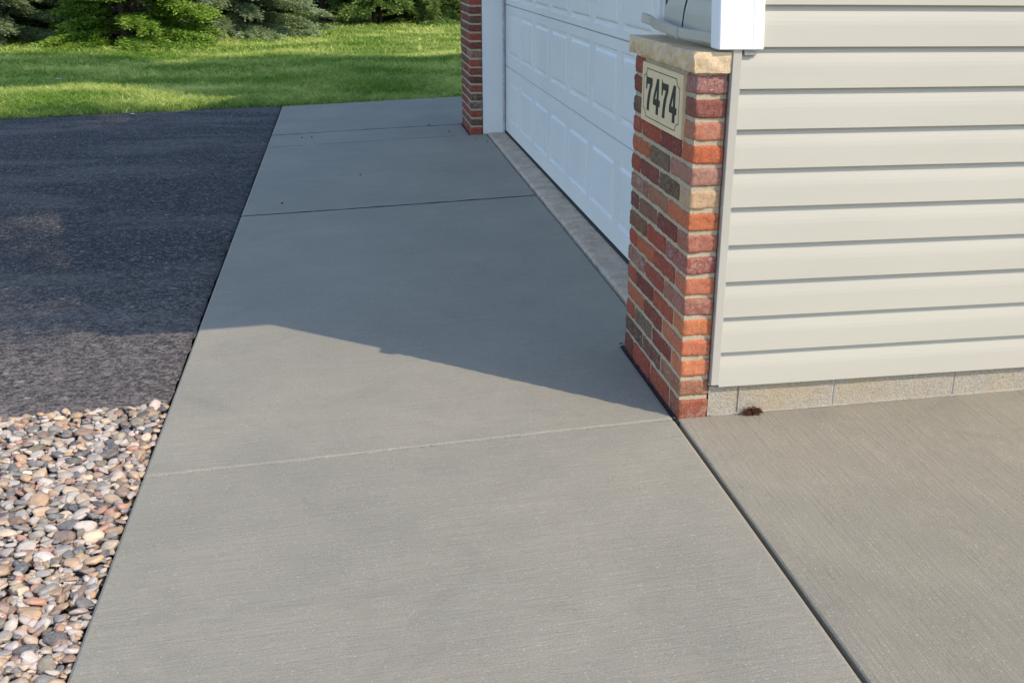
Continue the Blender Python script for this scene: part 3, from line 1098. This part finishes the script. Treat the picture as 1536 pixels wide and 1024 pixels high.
SV, SF = unit_sphere(12, 8)
def pebble_shapes(n):
    out = []
    for k in range(n):
        v = SV.copy()
        e = rng.uniform(.55, .95)          # squareness
        v = np.sign(v) * np.abs(v) ** e
        v /= np.linalg.norm(v, axis=1, keepdims=True) ** .55
        # a few soft planar cuts and low-frequency lumps
        for _ in range(rng.integers(4, 8)):
            d = rng.normal(size=3); d /= np.linalg.norm(d)
            h = v @ d; t = rng.uniform(.42, .80)
            v -= np.outer(np.maximum(h - t, 0) * .9, d)
        fr = rng.uniform(.8, 2.0, 3); ph = rng.uniform(0, 6, 3)
        v *= (1 + .07 * np.sin(v @ (fr * 1.7) + ph[0]) + .05 * np.sin(v[:, 0] * 3 * fr[1] + v[:, 1] * 2.3 + ph[1]))[:, None]
        out.append(v)
    return out
SH = pebble_shapes(40)
PALETTE = [(186, 176, 168), (205, 196, 188), (150, 145, 142), (120, 118, 118), (98, 98, 102), (182, 148, 112), (200, 164, 122), (186, 132, 104), (204, 184, 172),
           (150, 116, 92), (214, 190, 160), (196, 168, 138), (136, 112, 98), (84, 76, 74), (196, 178, 150), (160, 150, 138), (126, 116, 96), (210, 200, 190), (196, 184, 176)]
gx0, gx1, gy0, gy1 = -3.0, -W - .002, -1.75, .60
cell = .006
hg = np.full((int((gx1 - gx0) / cell) + 2, int((gy1 - gy0) / cell) + 2), -.125)
PV = []; PF = []; PC = []; off = 0
def peb_limit(x):   # front edge of the asphalt
    return .555 + (-W - x) * -.07 + .025 * noise.noise(Vector((x * 5, 0, 3))) 
NP = 12500
for k in range(NP):
    L = float(np.clip(rng.lognormal(math.log(.0178), .34), .008, .034))
    if k > NP * .80: L *= .72
    a = L; b_ = L * rng.uniform(.62, .9); c = L * rng.uniform(.30, .52)
    best = None
    for _ in range(9):
        x = rng.uniform(gx0 + .02, gx1 - a * .72); y = rng.uniform(gy0, gy1)
        lim = peb_limit(x)
        if y > lim + rng.uniform(-.02, .035) + (rng.uniform(0, .35) if rng.random() < .004 else 0): continue
        i0 = max(0, int((x - b_ * .6 - gx0) / cell)); i1 = int((x + b_ * .6 - gx0) / cell) + 1
        j0 = max(0, int((y - b_ * .6 - gy0) / cell)); j1 = int((y + b_ * .6 - gy0) / cell) + 1
        z = hg[i0:i1, j0:j1].max() if hg[i0:i1, j0:j1].size else 0
        if best is None or z < best[0]: best = (z, x, y)
    if best is None: continue
    z, x, y = best
    i0 = max(0, int((x - a - gx0) / cell)); i1 = min(hg.shape[0], int((x + a - gx0) / cell) + 1)
    j0 = max(0, int((y - a - gy0) / cell)); j1 = min(hg.shape[1], int((y + a - gy0) / cell) + 1)
    xx = gx0 + np.arange(i0, i1) * cell; yy = gy0 + np.arange(j0, j1) * cell
    th = rng.uniform(0, math.pi) if rng.random() < .5 else rng.normal(0, .5)
    ct, st = math.cos(th), math.sin(th)
    DX, DY = np.meshgrid(xx - x, yy - y, indexing='ij')
    u = (DX * ct + DY * st) / a; v = (-DX * st + DY * ct) / b_
    rr = 1 - u * u - v * v
    ins = rr > .05
    if not ins.any(): continue
    sub = hg[i0:i1, j0:j1]
    zc = (sub[ins] + c * np.sqrt(rr[ins]) * .75).max()
    if zc > -.080: zc = min(zc, -.080 + rng.uniform(-.010, .004))
    if y > .52: zc = max(zc, -.085)
    if y > .64: zc = -.070
    sub[ins] = np.maximum(sub[ins], zc + c * np.sqrt(rr[ins]) * .9)
    sv = SH[rng.integers(40)] * np.array([a, b_, c])
    tx_, ty_ = rng.normal(0, .22, 2)
    Rx = np.array([[1, 0, 0], [0, math.cos(tx_), -math.sin(tx_)], [0, math.sin(tx_), math.cos(tx_)]])
    Ry = np.array([[math.cos(ty_), 0, math.sin(ty_)], [0, 1, 0], [-math.sin(ty_), 0, math.cos(ty_)]])
    Rz = np.array([[ct, -st, 0], [st, ct, 0], [0, 0, 1]])
    sv = sv @ (Rz @ Ry @ Rx).T + np.array([x, y, zc])
    col = np.array(lin(PALETTE[rng.integers(len(PALETTE))], .9)) * rng.uniform(.72, 1.22) * np.array([1.06, .98, .90])
    PV.append(sv); PF.append(SF + off); off += len(sv)
    PC.append(np.tile(np.append(col, 1.0), (len(sv), 1)))
gravel = mesh_obj('gravel', np.concatenate(PV), np.concatenate(PF), M['pebble'], cols=np.concatenate(PC), smooth=True)
tag(gravel, 'bed of mixed rounded river pebbles beside the concrete apron', 'gravel', kind='stuff')

def cobble(x, y, z, a, b_, c, th, col, label):
    v, f = unit_sphere(28, 18)
    s = SH[3]
    v = np.sign(v) * np.abs(v) ** .85
    P = []
    for p in v:
        n_ = noise.noise(Vector(p * 1.6 + np.array([x * 9, y * 9, 0]))) * .16 + noise.noise(Vector(p * 5)) * .03
        P.append(p * (1 + n_))
    P = np.array(P) * np.array([a, b_, c])
    ct, st = math.cos(th), math.sin(th)
    P = P @ np.array([[ct, st, 0], [-st, ct, 0], [0, 0, 1]])
    o = mesh_obj('cobble', P, f, M['pebble'], cols=np.tile(np.array([*lin(col, .9), 1.0]), (len(P), 1)), smooth=True, loc=(x, y, z))
    tag(o, label, 'stone', 'larger stones lying in the pebble bed')
COB = []

# ------------------------------------------------------------------ foliage
def tri_cloud(P, D, ln, wd, curl=.25):
    """diamond leaves: at points P, along directions D; returns verts, quads"""
    n = len(P)
    D = D / np.linalg.norm(D, axis=1, keepdims=True)
    r_ = rng.normal(size=(n, 3))
    S = np.cross(D, r_); S /= np.linalg.norm(S, axis=1, keepdims=True) + 1e-9
    Nn = np.cross(D, S)
    ln = ln[:, None]; wd = wd[:, None]
    a = P; b_ = P + D * ln * .5 + S * wd * .5 + Nn * ln * curl * .3; c = P + D * ln; d = P + D * ln * .5 - S * wd * .5 + Nn * ln * curl * .3
    V = np.stack([a, b_, c, d], 1).reshape(-1, 3)
    F = np.arange(n * 4).reshape(-1, 4)
    return V, F

def tube(V, F, pts, rad, ns=6):
    o = len(V)
    for i, (p, r_) in enumerate(zip(pts, rad)):
        p = Vector(p)
        d = (Vector(pts[min(i + 1, len(pts) - 1)]) - Vector(pts[max(i - 1, 0)])).normalized()
        a = d.orthogonal().normalized(); b_ = d.cross(a)
        for k in range(ns):
            t = 2 * math.pi * k / ns
            V.append(tuple(p + (a * math.cos(t) + b_ * math.sin(t)) * r_))
    for i in range(len(pts) - 1):
        for k in range(ns):
            F.append((o + i * ns + k, o + i * ns + (k + 1) % ns, o + (i + 1) * ns + (k + 1) % ns, o + (i + 1) * ns + k))

def conifer(name, x, y, Ht, Rb, mat, label, cat='tree', skirt=.12, dens=1.0, leaf=(.06, .02), lean=(0, 0), trunk_r=.09, droop=.35,
            nbr=130, bias=None, stems=1, group='trees along the far side of the lawn', light=.35, low_cut=0.0, squash=1.0):
    z0 = -.06
    t = thing(name, label, cat, (x, y, z0), group)
    TV = []; TF = []
    base = Vector((x, y, z0))
    trunks = []
    for s_ in range(stems):
        a_ = random.uniform(0, 6.28)
        off_ = Vector((math.cos(a_), math.sin(a_), 0)) * (.10 if stems > 1 else 0)
        L_ = Vector((lean[0] + (math.cos(a_) * .12 if stems > 1 else 0), lean[1] + (math.sin(a_) * .12 if stems > 1 else 0), 1))
        pts = []; rad = []
        for i in range(11):
            u = i / 10
            p = base + off_ + L_ * (Ht * .95 * u) + Vector((noise.noise(Vector((u * 4, s_, x))), noise.noise(Vector((u * 4, s_ + 9, x))), 0)) * .12 * u
            pts.append(p - Vector((0, 0, .08)) if i == 0 else p); rad.append(trunk_r * (1.35 if i == 0 else 1) * (1 - u * .92))
        tube(TV, TF, pts, rad, 9); trunks.append(pts)
    BP = []; BD = []; BT = []
    for k in range(nbr):
        u = (k + random.random()) / nbr
        u = u ** 1.75
        h = skirt + (Ht - skirt) * u
        tr = trunks[k % stems]
        fi = min(9.99, h / (Ht * .95) * 10); i = int(fi)
        o_ = tr[i].lerp(tr[min(i + 1, 10)], fi - i)
        az = random.uniform(0, 2 * math.pi)
        rr = Rb * (1 - u) ** .75 * random.uniform(.70, 1.12)
        rr *= 1 + .22 * noise.noise(Vector((math.cos(az) * 1.5 + x, math.sin(az) * 1.5, h * 1.2)))
        if rr < .08: continue
        nseg = 6
        pts = []
        for s_ in range(nseg + 1):
            q = s_ / nseg
            dz = .28 * q * rr * (1 if u > .15 else .55) - droop * rr * q * q * (1.1 - u)
            pts.append(o_ + Vector((math.cos(az) * rr * q, math.sin(az) * rr * q * squash, dz)))
        minz = z0 + skirt * .4 + low_cut
        pts = [Vector((p.x, p.y, max(p.z, minz + .06 * random.random()))) for p in pts]
        if h < 2.0 or k % 2 == 0:
            tube(TV, TF, pts, [trunk_r * .22 * (1 - s_ / nseg * .8) for s_ in range(nseg + 1)], 4)
        lowdens = 1.0 if h < 1.45 else .22
        nspr = int(rr * 120 * dens * lowdens)
        for _ in range(nspr):
            q = random.uniform(.22, 1.0) ** .8
            fi = min(nseg - .001, q * nseg); i = int(fi)
            p = pts[i].lerp(pts[i + 1], fi - i)
            side = random.choice((-1, 1))
            az2 = az + side * random.uniform(.25, 1.1)
            tl = random.uniform(.10, .34) * (1.15 - .5 * q) * min(1, rr)
            d = Vector((math.cos(az2), math.sin(az2), random.uniform(-.35, .15)))
            BP.append(p); BD.append(d * tl); BT.append((1.0 if h < 1.45 else 2.3, q))
    trunk_o = mesh_obj('trunk', TV, TF, M['bark'], t, smooth=True)
    trunk_o.data.transform(Matrix.Translation((-x, -y, -z0))); trunk_o.location = (0, 0, 0)
    P = np.array([tuple(p) for p in BP]); D = np.array([tuple(d) for d in BD]); S = np.array([a[0] for a in BT]); Q = np.array([a[1] for a in BT])
    nl = 9
    tt = rng.uniform(0, 1.05, size=(len(P), nl))
    PP = P[:, None, :] + D[:, None, :] * tt[:, :, None]
    PP[:, :, 2] -= .05 * tt ** 2
    PP += rng.normal(0, .010, PP.shape)
    DD = D / np.linalg.norm(D, axis=1, keepdims=True)
    sd = np.cross(DD, np.array([0, 0, 1.0]))
    DD = DD[:, None, :] + sd[:, None, :] * rng.choice([-1, 1], size=(len(P), nl))[:, :, None] * rng.uniform(.3, .95, size=(len(P), nl))[:, :, None] + rng.normal(0, .22, PP.shape)
    sc = np.repeat(S[:, None], nl, 1).ravel()
    ln = leaf[0] * rng.uniform(.6, 1.35, len(sc)) * sc; wd = leaf[1] * rng.uniform(.7, 1.3, len(sc)) * sc
    PPf = PP.reshape(-1, 3)
    PPf[:, 2] = np.maximum(PPf[:, 2], z0 + .02)
    V, F = tri_cloud(PPf, DD.reshape(-1, 3), ln, wd)
    # paler towards the branch tips
    tip = np.clip((np.repeat(Q[:, None], nl, 1) - .55) * 1.3, 0, 1) * tt.clip(0, 1) * rng.uniform(.2, 1.0, tt.shape) + rng.uniform(0, .12, tt.shape)
    cv = np.repeat((tip.ravel() * light * 2).clip(0, .9), 4)
    C = np.stack([cv, cv, cv, np.ones_like(cv)], 1)
    V -= np.array([x, y, z0])
    o = mesh_obj('crown', V, F, mat, t, cols=C)
    o.location = (0, 0, 0)
    return t

TR = []
TR.append(conifer('spruce_tree', -6.75, 16.6, 5.2, 1.55, M['fol_blue'], 'dark blue-green spruce at the left edge of the picture', skirt=.22, dens=1.9, droop=.24, light=.4, leaf=(.046, .017)))
TR.append(conifer('pine_tree', -5.35, 17.6, 6.0, 1.35, M['fol_dark'], 'shaded evergreen with a dark leaning trunk behind the yellow-green cedar', skirt=.50, dens=.9, lean=(-.33, 0), trunk_r=.15, light=.15))
TR.append(conifer('cedar_tree', -4.45, 15.8, 4.6, 1.35, M['fol_yel'], 'bright yellow-green cedar with feathery low branches on the lawn', skirt=.08, dens=2.2, droop=.22, leaf=(.064, .024), light=.6, stems=2, trunk_r=.07))
TR.append(conifer('spruce_tree', -2.95, 18.5, 5.4, 1.85, M['fol_blue'], 'broad grey-green spruce right of the yellow-green cedar', skirt=.16, dens=2.3, droop=.24, light=.6, leaf=(.050, .019)))
TR.append(conifer('pine_tree', -1.35, 22.2, 6.4, 1.5, M['fol_dark'], 'dark pine with a bare black trunk, left of the small light green tree', skirt=.95, dens=.8, light=.15, trunk_r=.13, droop=.2))
TR.append(conifer('young_tree', -.25, 21.6, 3.6, .95, M['fol_mid'], 'small light green tree on a thin pale trunk', skirt=.42, dens=.8, leaf=(.075, .035), light=.5, trunk_r=.045, stems=2))
TR.append(conifer('spruce_tree', 1.15, 22.6, 5.0, 1.35, M['fol_mid'], 'low-skirted green evergreen next to the far brick pier', skirt=.14, dens=1.1, light=.45))
# deeper row
back = [(-9.6, 20.5), (-7.3, 22.5), (-5.0, 23.8), (-3.4, 25.4), (-1.9, 27.4), (-.2, 26.8), (1.4, 27.5), (3.0, 26.0), (-9.5, 27.0), (-6.2, 28.5)]
kinds = ['fol_dark', 'fol_blue', 'fol_dark', 'fol_dark', 'fol_dark', 'fol_dark', 'fol_mid', 'fol_dark', 'fol_dark', 'fol_dark']
LB = ['dark evergreen in the second row, far left', 'shadowed evergreen behind the gap left of the cedar', 'dark evergreen directly behind the cedar',
      'dark evergreen behind the broad grey-green spruce', 'dark evergreen behind the bare-trunked pine', 'dark evergreen behind the small light green tree',
      'green evergreen farthest back beside the brick pier', 'evergreen hidden behind the far brick pier', 'farthest dark evergreen at the left', 'farthest dark evergreen between the cedar and the spruces']
for (bx_, by_), kd, lb in zip(back, kinds, LB):
    conifer('evergreen_tree', bx_, by_, random.uniform(4.5, 6), random.uniform(1.5, 1.9), M[kd], lb, skirt=.12 if kd != 'fol_blue' else .25, dens=.42, leaf=(.11, .045), nbr=75,
            group='evergreens of the second row', light=.15)

# ------------------------------------------------------------------ shade trees out of frame (they cast the dappled shade)
def leafy(x, y, cx_, cy_, cz, rx, rz, label, n=9000, leaf=.16, gapscale=.9, thr_=-.05):
    t = thing('maple_tree', label, 'tree', (x, y, -.06), 'tall shade trees around the garage')
    TV = []; TF = []
    pts = [Vector((x, y, -.15)), Vector((x + .05, y, cz * .5)), Vector((x, y, cz - rz * .8)), Vector(((x + cx_) / 2, (y + cy_) / 2, cz)), Vector((cx_, cy_, cz + rz * .5))]
    tube(TV, TF, pts, [.17, .14, .11, .07, .03], 9)
    for k in range(14):
        az = random.uniform(0, 6.28); s_ = pts[2].lerp(pts[4], random.uniform(.2, .9))
        e = Vector((cx_, cy_, cz)) + Vector((math.cos(az) * rx * .8, math.sin(az) * rx * .8, rz * random.uniform(-.3, .6)))
        tube(TV, TF, [s_, s_.lerp(e, .5) + Vector((0, 0, .15)), e], [.05, .035, .012], 5)
    o = mesh_obj('trunk', TV, TF, M['bark'], t, smooth=True); o.data.transform(Matrix.Translation((-x, -y, .06))); o.location = (0, 0, 0)
    P = []
    while len(P) < n:
        v = Vector((random.uniform(-1, 1), random.uniform(-1, 1), random.uniform(-1, 1)))
        l_ = v.length
        if l_ > 1: continue
        p = Vector((v.x * rx, v.y * rx, v.z * rz))
        if noise.noise(p * gapscale + Vector((x, y, 0))) < thr_ + .35 * (l_ - .6): continue
        P.append((cx_ + p.x, cy_ + p.y, cz + p.z))
    P = np.array(P)
    V, F = tri_cloud(P, rng.normal(size=P.shape), np.full(len(P), leaf), np.full(len(P), leaf * .75))
    V -= np.array([x, y, -.06])
    C = np.tile(np.array([.1, .1, .1, 1.0]), (len(V), 1))
    o = mesh_obj('crown', V, F, M['fol_mid'], t, cols=C); o.location = (0, 0, 0)

def shade_tree(sx, sy, z, rx, rz, label, trunk=None, **kw):
    """crown centred at height z so that its shadow is centred on (sx, sy)"""
    L = (z + .06) / math.tan(SUN_EL)
    cx_, cy_ = sx + math.sin(SUN_AZ) * L, sy + math.cos(SUN_AZ) * L
    tx, ty = trunk if trunk else (cx_, cy_)
    leafy(tx, ty, cx_, cy_, z, rx, rz, label, **kw)
shade_tree(-1.0, 10.9, 5.3, 2.5, 1.5, 'tall maple just behind the garage', (3.3, 7.9), thr_=-.5, n=19000)
shade_tree(1.9, 11.6, 4.6, 1.9, 1.3, 'smaller maple farther out behind the garage', None, thr_=-.5, n=12000)
shade_tree(-5.3, 12.0, 17.0, 2.0, 1.2, 'tallest maple at the far end of the garage', None, thr_=-.4, n=10000, leaf=.2)
shade_tree(-4.6, 4.6, 14.0, 3.9, 1.2, 'tall maple with one long limb over the yard behind the photographer', (3.2, -8.3), thr_=-.06, n=15000, leaf=.17, gapscale=.62)

# ------------------------------------------------------------------ grass
def grass():
    V = []; C = []
    def scatter(n, ylo, yhi, xlo, xhi, hmean, hsd, wd):
        # uniform over trapezoid, keep those near view
        x = rng.uniform(xlo, xhi, n); y = rng.uniform(ylo, yhi, n)
        e = np.array([lawn_edge(a) for a in x])
        k = y > e - .01
        x, y = x[k], y[k]
        cw = np.array([noise.noise(Vector((a * .9, b_ * 1.3, 0))) for a, b_ in zip(x, y)])
        cl = np.array([noise.noise(Vector((a * 7, b_ * 7, 3))) for a, b_ in zip(x, y)])
        z = np.array([lawn_z(a, b_) for a, b_ in zip(x, y)])
        h = np.abs(rng.normal(hmean, hsd, len(x))) * (1 + .55 * cl) + .012
        az = rng.uniform(0, 6.28, len(x)); ln_ = rng.uniform(.4, 1.9, len(x)) * h
        dx_, dy_ = np.cos(az), np.sin(az)
        b2 = rng.uniform(0, 6.28, len(x)); wx_, wy_ = np.cos(b2) * wd / 2, np.sin(b2) * wd / 2
        a0 = np.stack([x - wx_, y - wy_, z], 1); a1 = np.stack([x + wx_, y + wy_, z], 1)
        m0 = np.stack([x - wx_ * .7 + dx_ * ln_ * .35, y - wy_ * .7 + dy_ * ln_ * .35, z + h * .62], 1)
        m1 = np.stack([x + wx_ * .7 + dx_ * ln_ * .35, y + wy_ * .7 + dy_ * ln_ * .35, z + h * .62], 1)
        tp = np.stack([x + dx_ * ln_, y + dy_ * ln_, z + h], 1)
        tp2 = tp + np.stack([wx_ * .15, wy_ * .15, x * 0], 1)
        V.append(np.stack([a0, a1, m1, m0, tp2, tp], 1).reshape(-1, 3))
        pale = np.clip(.20 + .65 * cw + .35 * cl + rng.normal(0, .22, len(x)), 0, .9)
        c = np.repeat(pale, 6); C.append(np.stack([c, c, c, np.ones_like(c)], 1))
    scatter(150000, 7.1, 10.6, -5.6, 1.1, .032, .012, .007)
    scatter(130000, 10.6, 14.5, -7.0, 2.0, .031, .012, .010)
    scatter(90000, 14.5, 20, -9, 3.0, .036, .013, .015)
    scatter(40000, 20, 27, -11, 4.0, .036, .013, .022)
    Vv = np.concatenate(V); n = len(Vv) // 6
    base = np.arange(n)[:, None] * 6
    F = np.concatenate([base + np.array([0, 1, 2, 3]), base + np.array([3, 2, 4, 5])], 0)
    o = mesh_obj('grass', Vv, F, M['grass'], cols=np.concatenate(C))
    tag(o, 'short mown green grass blades with paler dry patches', 'grass', kind='stuff')
grass()

# ------------------------------------------------------------------ small things
# dried weed clump by the foundation
def weed():
    V = []; F = []
    r_ = random.Random(5)
    cx_, cz_ = .252, .018
    for k in range(300):
        x = cx_ + r_.gauss(0, .011); y = -.006 - abs(r_.gauss(0, .006)); z = GS * x + .002 + r_.uniform(0, .009)
        a = r_.uniform(0, 6.28); l_ = r_.uniform(.008, .022)
        p = [Vector((x, y, z))]
        d = Vector((math.cos(a) * .9 - .1, -abs(math.sin(a)) * .35, r_.uniform(.15, .9))).normalized()
        for s_ in range(4):
            d = (d + Vector((r_.uniform(-.6, .6), r_.uniform(-.2, .2), r_.uniform(-.7, .2)))).normalized()
            q = p[-1] + d * l_ / 3; q.z = max(q.z, GS * q.x + .001); q.y = min(q.y, -.002); p.append(q)
        tube(V, F, p, [.0013, .0012, .0011, .0009, .0005], 4)
    o = mesh_obj('weed_clump', [(v[0] - .252, v[1], v[2]) for v in V], F, M['weed'], loc=(.252, 0, 0))
    tag(o, 'clump of dried brown weed against the foundation block', 'weed')
weed()

def flake(name, x, y, z, s_, mat, label, cat, group=None, flat=.18):
    v, f = unit_sphere(9, 6)
    P = np.array([p * (1 + .35 * noise.noise(Vector(p * 1.7 + np.array([x * 31, y * 17, 0])))) for p in v]) * np.array([s_, s_ * .62, s_ * flat])
    th = (x * 37 + y * 11) % 3.1; ct, st = math.cos(th), math.sin(th)
    P = P @ np.array([[ct, st, 0], [-st, ct, 0], [0, 0, 1]])
    o = mesh_obj(name, P, f, mat, loc=(x, y, z), smooth=True)
    tag(o, label, cat, group)
flake('leaf', -4.30, 10.55, -.025, .045, M['leafbit'], 'small pale leaf lying in the shaded part of the lawn', 'leaf')
flake('leaf', -3.02, 7.80, -.068, .035, M['leafbit'], 'whitish leaf scrap on the asphalt near the lawn edge', 'leaf', None, .1)
for (x, y, lb) in [(-.16, 5.98, 'dirt crumb just left of the far brick pier'), (.005, 5.50, 'dirt crumb on the apron in front of the far pier'),
                   (.085, 5.36, 'dirt crumb near the far start of the threshold joint'), (-1.60 + .22, 6.12, 'left one of two dark specks near the far joint'),
                   (-1.60 + .30, 6.12, 'right one of two dark specks near the far joint'), (-.93, 4.35, 'lone dark speck in the middle of the shaded apron'),
                   (-.30, 6.40, 'bit of dirt on the far joint, left of the pier'), (-1.42, 3.62, 'dark speck above the middle joint near the asphalt')]:
    flake('dirt_crumb', x, y, SL * x + .002, .0075, M['crumb'], lb, 'dirt', 'dark crumbs of dirt on the apron', .6)
